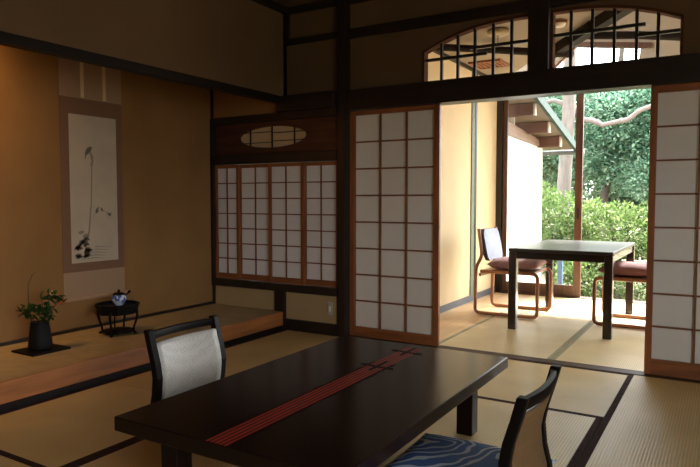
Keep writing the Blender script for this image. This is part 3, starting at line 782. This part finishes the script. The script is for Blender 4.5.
cushion('chair_cushion', M['mauve'], 'mauve cushion on the bentwood chair left of the veranda table', 'cushion', -1.675, 5.83, .4205, .46, .50, .105, R(3), 'cushions on the veranda chairs')
cushion('chair_cushion', M['rust'], 'rust brown cushion on the bentwood chair right of the veranda table', 'cushion', -.70, 5.85, .4205, .46, .50, .105, R(-2), 'cushions on the veranda chairs')

# ------------------------------------------------------------------ alcove: scroll, vase, stand
sx = XTB + .004
s0, s1 = 2.622, 3.130
sc = thing('hanging_scroll', 'tall hanging scroll with an ink bird painting on the alcove wall', 'hanging scroll', (XTB, (s0 + s1) / 2, .372))
MB().box(sx, sx + .003, s0, s1, .57, 1.785).build('brocade_mount', M['scroll_br'], sc)
MB().box(sx, sx + .003, s0, s1, 1.785, 2.36).build('upper_silk', M['scroll_lt'], sc)
MB().box(sx, sx + .003, s0, s1, .385, .57).build('lower_silk', M['scroll_lt'], sc)
pp = MB().box(sx + .003, sx + .0042, 2.687, 3.075, .632, 1.672).build('painting', M['scroll_pap'], sc)
for a, b in ((2.785, 2.812), (2.966, 2.993)):
    MB().box(sx + .004, sx + .0065, a, b, 1.792, 2.36).build('silk_ribbon', M['cream'], sc)
    
rod = MB().tube([(sx + .014, s0 - .005, .378), (sx + .014, s1 + .005, .378)], .014, 12).build('roller', M['scroll_lt'], sc)
for a, b in ((s0 - .035, s0 - .004), (s1 + .004, s1 + .035)):
    MB().tube([(sx + .014, a, .378), (sx + .014, b, .378)], .017, 12).build('roller_knob', M['kamachi'], rod, origin=world_of(sc))
MB().tube([(sx + .008, s0, 2.36), (sx + .008, s1, 2.36)], .008, 8).build('top_rod', M['twig'], sc)
X = sx + .0046
def stroke(m, pts, w):   # flat brush stroke in the yz plane
    for (a, b) in zip(pts[:-1], pts[1:]):
        (ya, za, wa), (yb, zb, wb) = a, b
        d = Vector((yb - ya, zb - za)); L = d.length or 1; nx, ny = -d.y / L, d.x / L
        m.hexa([(X, ya - nx * wa * w, za - ny * wa * w), (X, ya + nx * wa * w, za + ny * wa * w), (X, yb + nx * wb * w, zb + ny * wb * w), (X, yb - nx * wb * w, zb - ny * wb * w),
                (X + .0005, ya - nx * wa * w, za - ny * wa * w), (X + .0005, ya + nx * wa * w, za + ny * wa * w), (X + .0005, yb + nx * wb * w, zb + ny * wb * w), (X + .0005, yb - nx * wb * w, zb - ny * wb * w)])
ink = MB()
ink.slot(1); stroke(ink, [(2.79, .70, 1), (2.83, .85, 1), (2.852, 1.05, .8), (2.862, 1.28, .7), (2.856, 1.345, .5)], .006)
ink.slot(0)
stroke(ink, [(2.812, 1.392, .4), (2.826, 1.412, 1.3), (2.842, 1.432, 1.7), (2.856, 1.446, 1.0), (2.868, 1.449, .3)], .011)
stroke(ink, [(2.820, 1.40, 1), (2.808, 1.365, .4)], .005)
ink.slot(1); stroke(ink, [(2.850, 1.42, .5), (2.865, 1.385, 1.3), (2.87, 1.345, .8), (2.862, 1.31, .4)], .009)
ink.slot(0)
for (y, z, dy, dz_) in ((2.885, .99, .03, .035), (2.93, 1.02, .02, -.03), (2.985, .985, .03, -.03), (2.91, 1.0, -.02, -.02), (3.0, .96, .02, .02)):
    stroke(ink, [(y, z, .4), (y + dy * .5, z + dz_ * .5, 1.2), (y + dy, z + dz_, .3)], .007)
ink.slot(1); stroke(ink, [(2.862, .95, .6), (2.90, 1.0, .6), (2.96, 1.0, .5), (3.0, .93, .4)], .002)
for k in range(26):
    y = 2.695 + random.random() * .13; z = .665 + random.random() ** 1.5 * .22
    if z > .90 - (y - 2.69) * .9: continue
    ink.slot(k % 2); stroke(ink, [(y, z, .8), (y + .02, z + .03 * random.random(), 1.4), (y + .045, z + .01, .4)], .009)
for k in range(5):
    z = .655 + .02 * k; stroke(ink, [(2.76 + .03 * k, z, .5), (2.88, z + .006, 1), (2.95 + .015 * k, z - .004, .3)], .0035)
sc.location.y += .024; sc.location.z -= .008
ink.build('ink_drawing', [M['ink'], M['inkmid']], pp, origin=world_of(sc) - Vector((0, .024, -.008)))

# flower board, vase, flowers
vb = MB(); 
vb.prism([(-3.695, 2.145), (-3.47, 2.145), (-3.47, 2.395), (-3.695, 2.395)], ZT, ZT + .012)
tag(vb.build('flower_board', M['blk'], None, .004), 'flat black board under the dark vase on the alcove floor', 'board')
vz = ZT + .0122; vc = (-3.588, 2.268, vz)
va = thing('flower_vase', 'dark woven vase of leaves and a pale bud on the black board', 'vase', vc)
MB().lathe([(0, 0), (.066, 0), (.070, .01), (.066, .06), (.058, .12), (.051, .158), (.053, .166), (.047, .168), (.044, .12), (.044, .03), (0, .03)], vc, 28).build('body', M['vase'], va)
ar = MB()
for k in range(9):
    z = .015 + k * .017; rr = .0705 - (z / .166) * .0185
    ar.lathe([(rr - .001, z), (rr + .002, z + .004), (rr - .001, z + .008)], vc, 28)
ar.build('woven_band', M['vase'], va)
# stems and leaves belong to the arrangement standing in the vase
fl = thing('flower_arrangement', 'camellia leaves with a pale bud and a tall bare twig standing in the dark vase', 'flowers', (vc[0], vc[1], vz + .035))
st = MB()
stems = [((0, 0, 0), (.01, .02, .12), (.02, .05, .25), (.03, .055, .31)), ((0, 0, 0), (0, .03, .13), (.03, .08, .22), (.07, .12, .27)),
         ((0, 0, 0), (0, -.03, .13), (-.01, -.06, .19), (-.02, -.09, .20)), ((0, 0, 0), (.02, .0, .14), (.03, .0, .22), (.03, .0, .26))]
for s_ in stems: st.tube([Vector(vc) + Vector((0, 0, .035)) + Vector(p) for p in s_], [.003, .003, .0025, .0015], 6)
st.build('stem', M['twig'], fl)
MB().tube([Vector(vc) + Vector(p) for p in ((-.01, -.02, .035), (-.02, -.04, .17), (-.03, -.052, .28), (-.03, -.05, .40), (-.02, -.03, .45), (-.012, -.012, .475))], [.003, .003, .0028, .0022, .0018, .001], 6).build('tall_twig', M['twig'], fl)
lf = MB()
def leaf(m, c, size, d, upv, wid=.45, fold=.15):
    c = Vector(c); d = Vector(d).normalized(); s_ = d.cross(Vector(upv)); s_ = s_.normalized() if s_.length > 1e-4 else Vector((1, 0, 0)); nn = s_.cross(d)
    p = [c, c + d * size * .35 + s_ * size * wid * .5 + nn * size * fold, c + d * size * .75 + s_ * size * wid * .4 + nn * size * fold * .6, c + d * size, c + d * size * .75 - s_ * size * wid * .4 + nn * size * fold * .6, c + d * size * .35 - s_ * size * wid * .5 + nn * size * fold]
    m.add(p, [(0, 1, 2, 3), (0, 3, 4, 5)], True)
rnd = random.Random(3)
for (c0, nleaf, sp) in (((.015, .03, .245), 22, .05), ((.03, .055, .31), 16, .04), ((0, -.05, .225), 18, .045), ((.04, .0, .21), 20, .05), ((.06, .11, .295), 7, .03), ((-.02, -.085, .235), 7, .025)):
    for k in range(int(nleaf * 1.6)):
        c = Vector(vc) + Vector(c0) + Vector((rnd.gauss(0, sp * .5), rnd.gauss(0, sp * .5), rnd.gauss(0, sp * .35)))
        leaf(lf, c, rnd.uniform(.035, .06), (rnd.uniform(-1, 1), rnd.uniform(-1, 1), rnd.uniform(-.5, .8)), (rnd.uniform(-.4, .4), rnd.uniform(-.4, .4), 1))
lf.build('foliage', M['leaf_flower'], fl)
bd = MB(); bc_ = Vector(vc) + Vector((.035, .06, .335))
bd.lathe([(0, -.012), (.008, -.008), (.012, 0), (.009, .010), (.003, .017), (0, .018)], bc_, 12)
bd.build('bud', M['bud'], fl)

# black stand with curved legs
sc_ = (-3.583, 2.835)
sd = thing('display_stand', 'black lacquered stand with curved legs on the alcove floor', 'stand', (sc_[0], sc_[1], ZT), R(8))
def ngon(n, r_, ph=0): return [(r_ * math.cos(TAU * k / n + ph), r_ * math.sin(TAU * k / n + ph)) for k in range(n)]
SH = .196
lbuild(MB().prism(ngon(8, .140), SH - .014, SH), 'top', M['blk'], sd, .003)
ap = MB()
for k in range(8):
    a, b = ngon(8, .130)[k], ngon(8, .130)[(k + 1) % 8]
    ap.beam((*a, SH - .030), (*b, SH - .030), .010, .040)
    a, b = ngon(8, .142)[k], ngon(8, .142)[(k + 1) % 8]
    ap.beam((*a, SH + .008), (*b, SH + .008), .008, .018)
lbuild(ap, 'apron', M['blk'], sd)
for k in range(4):
    a = TAU * k / 4 + TAU / 16
    leg = [(.122, SH - .03), (.134, .16), (.136, .13), (.126, .09), (.112, .052), (.108, .024), (.118, .009), (.130, .007)]
    lbuild(MB().tube([(r_ * math.cos(a), r_ * math.sin(a), z) for r_, z in leg], [.011, .010, .009, .0075, .007, .008, .009, .007], 8), 'leg', M['blk'], sd)
for a in (TAU * .41, TAU * .47):
    lbuild(MB().tube([(.085 * math.cos(a), .085 * math.sin(a), .026), (.085 * math.cos(a), .085 * math.sin(a), SH - .012)], .005, 8), 'inner_post', M['blk'], sd)
lbuild(MB().prism(ngon(8, .108), .016, .028), 'base_ring', M['blk'], sd, .002)
# incense burner
BK = 1.18
cb = (sc_[0] + .005, sc_[1] + .01, ZT + SH + .0005)
cn = thing('incense_burner', 'small blue and white porcelain incense burner on the black stand', 'incense burner', cb)
BS = lambda pr: [(r_ * BK, z * BK) for r_, z in pr]
MB().lathe(BS([(0, 0), (.022, 0), (.026, .006), (.034, .018), (.042, .036), (.043, .048), (.037, .060), (.034, .064), (.0, .064)]), cb, 28).build('bowl', M['porc'], cn)
lid = MB().lathe(BS([(.036, .064), (.034, .069), (.024, .075), (.010, .078), (0, .079)]), cb, 28).build('lid', M['blk'], cn)
MB().lathe(BS([(0, .078), (.006, .080), (.008, .086), (.006, .092), (0, .094)]), cb, 14).build('lid_knob', M['blk'], lid, origin=Vector(cb))
MB().tube([Vector(cb) + Vector(p) * BK for p in ((.0, .036, .052), (.002, .056, .062), (.003, .068, .070))], [.006, .005, .007], 8).build('handle', M['blk'], cn)
MB().lathe([(0, -.010), (.008, -.006), (.011, 0), (.008, .007), (0, .011)], Vector(cb) + Vector((.003, .072, .073)) * BK, 12).build('handle_knob', M['blk'], cn)

# ------------------------------------------------------------------ outside: wing of the house and garden
struct('wall_outer', MB().box(-2.45, -2.28, 7.3, 9.1, -.4, 1.86), M['white_wall'], 'white plaster wing of the house beyond the garden door', 'wall')
struct('trim_33', MB().hexa([(-2.46, 7.2, 1.85), (-2.25, 7.2, 1.85), (-2.25, 9.12, 1.80), (-2.46, 9.12, 1.80), (-2.46, 7.2, 2.01), (-2.25, 7.2, 2.01), (-2.25, 9.12, 1.875), (-2.46, 9.12, 1.875)]), M['eave_beam'], 'pale timber beam on top of the white outer wall', 'beam')
ea = thing('eave_roof', 'timber eave with green gutter above the white outer wall', 'eave', (-2.3, 8.4, 2.0), 0, None, 'structure')
def zr(y): return 2.235 - (y - 7.35) * .2
def slabz(x0, x1, y0, y1, dz0, dz1, m): m.hexa([(x0, y0, zr(y0) + dz0), (x1, y0, zr(y0) + dz0), (x1, y1, zr(y1) + dz0), (x0, y1, zr(y1) + dz0), (x0, y0, zr(y0) + dz1), (x1, y0, zr(y0) + dz1), (x1, y1, zr(y1) + dz1), (x0, y1, zr(y1) + dz1)]); return m
slabz(-2.9, -1.93, 7.2, 9.5, .0, .025, MB()).build('soffit_board', M['soffit'], ea)
slabz(-2.9, -1.91, 7.2, 9.52, .026, .07, MB()).build('roof_tiles', M['tile'], ea)
slabz(-1.928, -1.885, 7.2, 9.52, -.03, .07, MB()).build('gutter', M['copper'], ea)
MB().tube([(-2.5, 9.56, zr(9.56) - .03), (-1.80, 9.56, zr(9.56) - .03)], .035, 10).build('end_gutter', M['tile'], ea)
for y in (7.5, 8.2, 8.85):
    p = MB().box(-2.5, -1.985, y - .045, y + .045, zr(y) - .14, zr(y) - .005).build('purlin', M['eave_wood'], ea)
    MB().box(-1.985, -1.965, y - .045, y + .045, zr(y) - .14, zr(y) - .005).build('end_cap', M['eave_pale'], p, origin=world_of(ea))
for y in (7.75, 8.5):
    MB().box(-2.33, -2.29, y - .02, y + .02, 1.93, zr(y) - .003).build('strut', M['eave_pale'], ea)

GZ = -.32
g = MB(); n = 24
vs = []
for j in range(n + 1):
    for i in range(n + 1):
        x = -16 + 34 * i / n; y = 7.25 + 17 * j / n
        vs.append((x, y, GZ + .06 * math.sin(x * 1.3) * math.cos(y * .9) + max(0, y - 12) * .05))
g.add(vs, [(j * (n + 1) + i, j * (n + 1) + i + 1, (j + 1) * (n + 1) + i + 1, (j + 1) * (n + 1) + i) for j in range(n) for i in range(n)], True)
g.add([(XR + .1, -14, GZ), (18, -14, GZ), (18, 7.26, GZ), (XR + .1, 7.26, GZ)], [(0, 1, 2, 3)])
tag(g.build('ground', M['soil']), 'brown garden soil under the bushes', 'ground', None, 'structure')

def blob_leaves(m, blobs, per, size, rnd, up=.5, shell=.55):
    for (c, r_) in blobs:
        c = Vector(c); k = 0
        vol = r_[0] * r_[1] + r_[0] * r_[2] + r_[1] * r_[2]
        for _ in range(int(per * vol)):
            d = Vector((rnd.gauss(0, 1), rnd.gauss(0, 1), rnd.gauss(0, 1))).normalized()
            rad = shell + (1.05 - shell) * rnd.random() ** .6
            p = c + Vector((d.x * r_[0], d.y * r_[1], d.z * r_[2])) * rad
            dd = d * .7 + Vector((rnd.uniform(-1, 1), rnd.uniform(-1, 1), rnd.uniform(-.6, .9)))
            leaf(m, p, size * rnd.uniform(.6, 1.3), dd, Vector((rnd.uniform(-1, 1), rnd.uniform(-1, 1), up + .6)), .5, .08)
def bush(name, label, cat, blobs, per, size, matn, seed, group, base):
    rnd = random.Random(seed)
    t = thing(name, label, cat, base, 0, group)
    m = MB(); blob_leaves(m, blobs, per, size, rnd); m.build('foliage', M[matn], t)
    s_ = MB()
    for c, r_ in blobs:
        for k in range(3):
            q = Vector(c) + Vector((rnd.uniform(-.5, .5) * r_[0], rnd.uniform(-.5, .5) * r_[1], rnd.uniform(-.2, .5) * r_[2]))
            b = Vector(base) + Vector((rnd.uniform(-.1, .1), rnd.uniform(-.1, .1), 0)); mid = (b + q) / 2 + Vector((rnd.uniform(-.1, .1), rnd.uniform(-.1, .1), 0))
            s_.tube([b, mid, q], [.022, .016, .007], 6)
    s_.build('stem', M['darkbark'], t)
    return t
bg = 'azalea bushes in the garden'
bush('azalea_bush', 'pale green bush behind the glass door, left of the brown door stile', 'bush', [((-2.35, 10.2, .65), (.55, .5, .55)), ((-2.75, 10.5, .85), (.5, .5, .5)), ((-2.05, 9.9, .25), (.45, .45, .5))], 2400, .065, 'azalea', 1, bg, (-2.35, 10.2, GZ))
bush('azalea_bush', 'broad yellow-green bush in the middle of the open garden doorway', 'bush', [((-1.75, 10.0, .55), (.5, .5, .5)), ((-1.35, 9.8, .45), (.5, .5, .55)), ((-1.62, 9.4, .05), (.5, .45, .4))], 2400, .065, 'azalea', 2, bg, (-1.55, 9.8, GZ))
bush('azalea_bush', 'yellow-green bush at the right of the open doorway beside the shoji', 'bush', [((-.85, 10.2, .5), (.55, .5, .55)), ((-.95, 9.6, .1), (.45, .4, .4))], 2400, .065, 'azalea2', 3, bg, (-.88, 10.0, GZ))
bush('azalea_bush', 'low deeper green bush just outside the open garden doorway', 'bush', [((-1.3, 8.75, -.12), (.45, .3, .28)), ((-.85, 8.7, -.08), (.4, .3, .3))], 2200, .06, 'azalea2', 4, bg, (-1.08, 8.7, GZ))
bush('azalea_bush', 'low pale bush seen through the lower glass pane left of the stile', 'bush', [((-1.75, 8.8, -.08), (.32, .3, .3))], 2200, .06, 'azalea', 5, bg, (-1.75, 8.8, GZ))
bush('azalea_bush', 'pale green bush hidden right of the doorway behind the shoji', 'bush', [((.3, 10.0, .4), (.7, .6, .6)), ((1.3, 10.2, .4), (.7, .6, .6))], 700, .09, 'azalea2', 6, bg, (.8, 10.0, GZ))

def tree(name, label, base, trunk, blobs, per, size, leafn, barkn, seed, group='trees at the back of the garden'):
    rnd = random.Random(seed)
    t = thing(name, label, 'tree', base, 0, group)
    k = MB()
    for pts, rad in trunk: k.tube([Vector(p) for p in pts], rad, 12)
    k.build('trunk', M[barkn], t)
    m = MB(); blob_leaves(m, blobs, per, size, rnd, .4, .45); m.build('crown', M[leafn], t)
    return t
gz2 = GZ + .1
tree('garden_tree', 'dark evergreen tree with a thin dark trunk in the middle of the garden view', (-2.35, 14.2, gz2),
     [([(-2.35, 14.2, gz2), (-2.3, 14.2, .9), (-2.15, 14.2, 1.6), (-2.2, 14.3, 3.2)], [.10, .085, .07, .03]), ([(-2.3, 14.2, 1.1), (-1.9, 14.1, 1.9), (-1.6, 14.1, 2.4)], [.05, .04, .02])],
     [((-2.6, 14.2, 2.1), (.75, .7, .55)), ((-1.75, 14.3, 1.75), (.7, .7, .55)), ((-1.9, 13.9, 2.7), (.8, .7, .6)), ((-2.8, 14.5, 3.2), (.9, .8, .6)), ((-1.5, 14.5, 3.15), (.8, .8, .6))], 2600, .088, 'ever', 'darkbark', 11)
tree('garden_tree', 'evergreen tree at the right of the garden view, beside the shoji edge', (-.9, 13.8, gz2),
     [([(-.9, 13.8, gz2), (-.95, 13.8, 1.2), (-.9, 13.9, 3.2)], [.11, .08, .03])],
     [((-1.15, 13.6, 1.45), (.6, .6, .45)), ((-.7, 13.8, 2.2), (.9, .7, .65)), ((-1.35, 13.9, 2.3), (.6, .6, .5)), ((-.8, 14.0, 2.95), (1.0, .8, .7))], 2600, .088, 'ever', 'darkbark', 12)
tree('garden_tree', 'evergreen tree at the left of the garden view, behind the pale trunk', (-3.7, 14.6, gz2),
     [([(-3.7, 14.6, gz2), (-3.65, 14.6, 1.4), (-3.6, 14.6, 3.2)], [.12, .09, .03])],
     [((-3.8, 14.4, 1.5), (.7, .6, .6)), ((-3.3, 14.5, 2.1), (.6, .6, .5)), ((-3.9, 14.6, 2.7), (.8, .7, .7))], 2300, .085, 'ever2', 'darkbark', 13)
tree('garden_tree', 'tall pale-leaved tree behind the evergreens at the top of the garden view', (-2.6, 17.5, gz2 + .1),
     [([(-2.6, 17.5, gz2), (-2.6, 17.5, 2.5), (-2.4, 17.5, 5.2)], [.15, .12, .05])],
     [((-2.9, 17.3, 1.3), (1.3, .8, .8)), ((-1.3, 17.4, 1.3), (1.3, .8, .8)), ((-3.2, 17.5, 3.3), (1.2, .8, .7)), ((-1.9, 17.4, 3.2), (1.1, .8, .8)), ((-.9, 17.5, 2.9), (1.1, .8, .9)), ((-4.6, 17.5, 2.2), (1.2, .8, 1.)), ((-2.3, 17.8, 2.3), (1.3, .6, .8)), ((-1.6, 17.8, 2.3), (1.2, .6, .7))], 1000, .15, 'ever2', 'darkbark', 14)
hd = thing('hedge', 'long green hedge across the back of the garden behind the tree trunks', 'hedge', (-2.2, 19.2, gz2 + .2))
m = MB(); blob_leaves(m, [((x, 19.2, 1.0 + .25 * (i % 2)), (1.0, .5, 1.35)) for i, x in enumerate((-7.2, -6., -4.8, -3.6, -2.4, -1.2, 0., 1.2, 2.4))], 520, .17, random.Random(21), .4, .35); m.build('foliage', M['ever2'], hd)
for x in (-6.5, -5., -3.5, -2., -.5, 1., 2.2): MB().tube([(x, 19.2, gz2), (x + .05, 19.2, .8), (x, 19.2, 1.6)], [.05, .04, .02], 8).build('stem', M['darkbark'], hd)
pt = thing('pine_tree', 'pale barked trunk with a long bare branch sweeping right across the garden', 'tree', (-2.62, 11.6, gz2), 0)
k = MB()
k.tube([(-2.58, 11.6, gz2), (-2.54, 11.6, .8), (-2.50, 11.6, 1.7), (-2.46, 11.6, 2.6), (-2.46, 11.6, 3.6), (-2.38, 11.6, 4.6)], [.15, .125, .115, .11, .105, .09], 14)
k.build('trunk', M['bark'], pt)
MB().tube([(-2.5, 11.62, 3.15), (-2.45, 11.65, 2.85), (-2.3, 11.7, 2.50), (-2.08, 11.72, 2.46), (-1.9, 11.72, 2.37), (-1.7, 11.72, 2.41), (-1.5, 11.72, 2.44), (-1.32, 11.7, 2.58), (-.9, 11.7, 2.72)], [.055, .05, .05, .052, .044, .042, .046, .04, .035], 10).build('branch', M['bark'], pt)
MB().tube([(-2.5, 11.6, 2.75), (-2.72, 11.6, 2.85), (-3.05, 11.6, 2.8)], [.05, .04, .02], 8).build('branch', M['bark'], pt)
m = MB(); blob_leaves(m, [((-2.5, 11.6, 4.8), (1.2, 1., .5))], 300, .12, random.Random(5), .4, .4); m.build('crown', M['ever2'], pt)

# small garden things
fn = thing('bamboo_fence', 'low weathered bamboo fence at the right of the garden doorway', 'fence', (-.9, 9.1, GZ))
for k in range(5): MB().tube([(-1.12 + .14 * k, 9.1, GZ - .02), (-1.12 + .14 * k, 9.1, .30)], .012, 8).build('post', M['bamboo'], fn)
for z in (.05, .25): MB().tube([(-1.2, 9.08, z), (-.5, 9.08, z)], .011, 8).build('rail', M['bamboo'], fn)
tag(MB().box(-1.86, -1.80, 8.27, 8.33, GZ - .03, .47).build('garden_post', M['bluepost'], None, .01), 'blue-grey post outside the lower glass pane of the garden door', 'post')

# ------------------------------------------------------------------ light
w = bpy.data.worlds.new('overcast_sky'); SC.world = w; w.use_nodes = True
nt = w.node_tree; bgn = nt.nodes['Background']
tc = nt.nodes.new('ShaderNodeTexCoord'); sp = nt.nodes.new('ShaderNodeSeparateXYZ'); rp = nt.nodes.new('ShaderNodeValToRGB')
lk(nt, tc.outputs['Generated'], sp.inputs[0]); lk(nt, sp.outputs['Z'], rp.inputs['Fac'])
rp.color_ramp.elements[0].color = (.30, .30, .26, 1); rp.color_ramp.elements[0].position = .0
rp.color_ramp.elements[1].color = (.97, .985, 1., 1); rp.color_ramp.elements[1].position = .06
lk(nt, rp.outputs['Color'], bgn.inputs['Color']); bgn.inputs['Strength'].default_value = 10.

def portal(loc, rot, sx_, sy_):
    l = bpy.data.lights.new('sky_portal', 'AREA'); l.shape = 'RECTANGLE'; l.size = sx_; l.size_y = sy_; l.cycles.is_portal = True
    o = bpy.data.objects.new('sky_portal', l); COL.objects.link(o); o.location = loc; o.rotation_euler = rot
portal((.15, YE + .15, 1.25), (R(90), 0, R(180)), 4.8, 2.6) if False else portal((.1, YE + .15, 1.2), (R(-90), 0, 0), 4.8, 3.2)
portal((XR + .12, -.25, 1.45), (0, R(90), 0), 1.4, 2.9)
portal((-3.4, 5.95, 2.05), (R(-90), 0, 0), 1.9, .8)

sl = bpy.data.lights.new('sun', 'SUN'); sl.energy = 46.; sl.angle = R(24); sl.color = (1, .975, .94)
so = bpy.data.objects.new('sun', sl); COL.objects.link(so)
so.rotation_euler = Vector((-.28, -.66, -1.)).to_track_quat('-Z', 'Y').to_euler(); so.location = (0, 9, 6)

# ------------------------------------------------------------------ camera
cd = bpy.data.cameras.new('camera'); cd.sensor_width = 36; cd.lens = 36 * 625 / 700
cd.clip_start = .05; cd.clip_end = 200
co = bpy.data.objects.new('camera', cd); COL.objects.link(co)
co.location = (0, 0, 1.07)
co.rotation_euler = Euler((R(90 - 3.1), 0, R(31.1)), 'XYZ')
SC.camera = co
vs_ = SC.view_settings
vs_.view_transform = 'Standard'; vs_.look = 'None'; vs_.exposure = 0.; vs_.gamma = 1.; vs_.use_curve_mapping = False
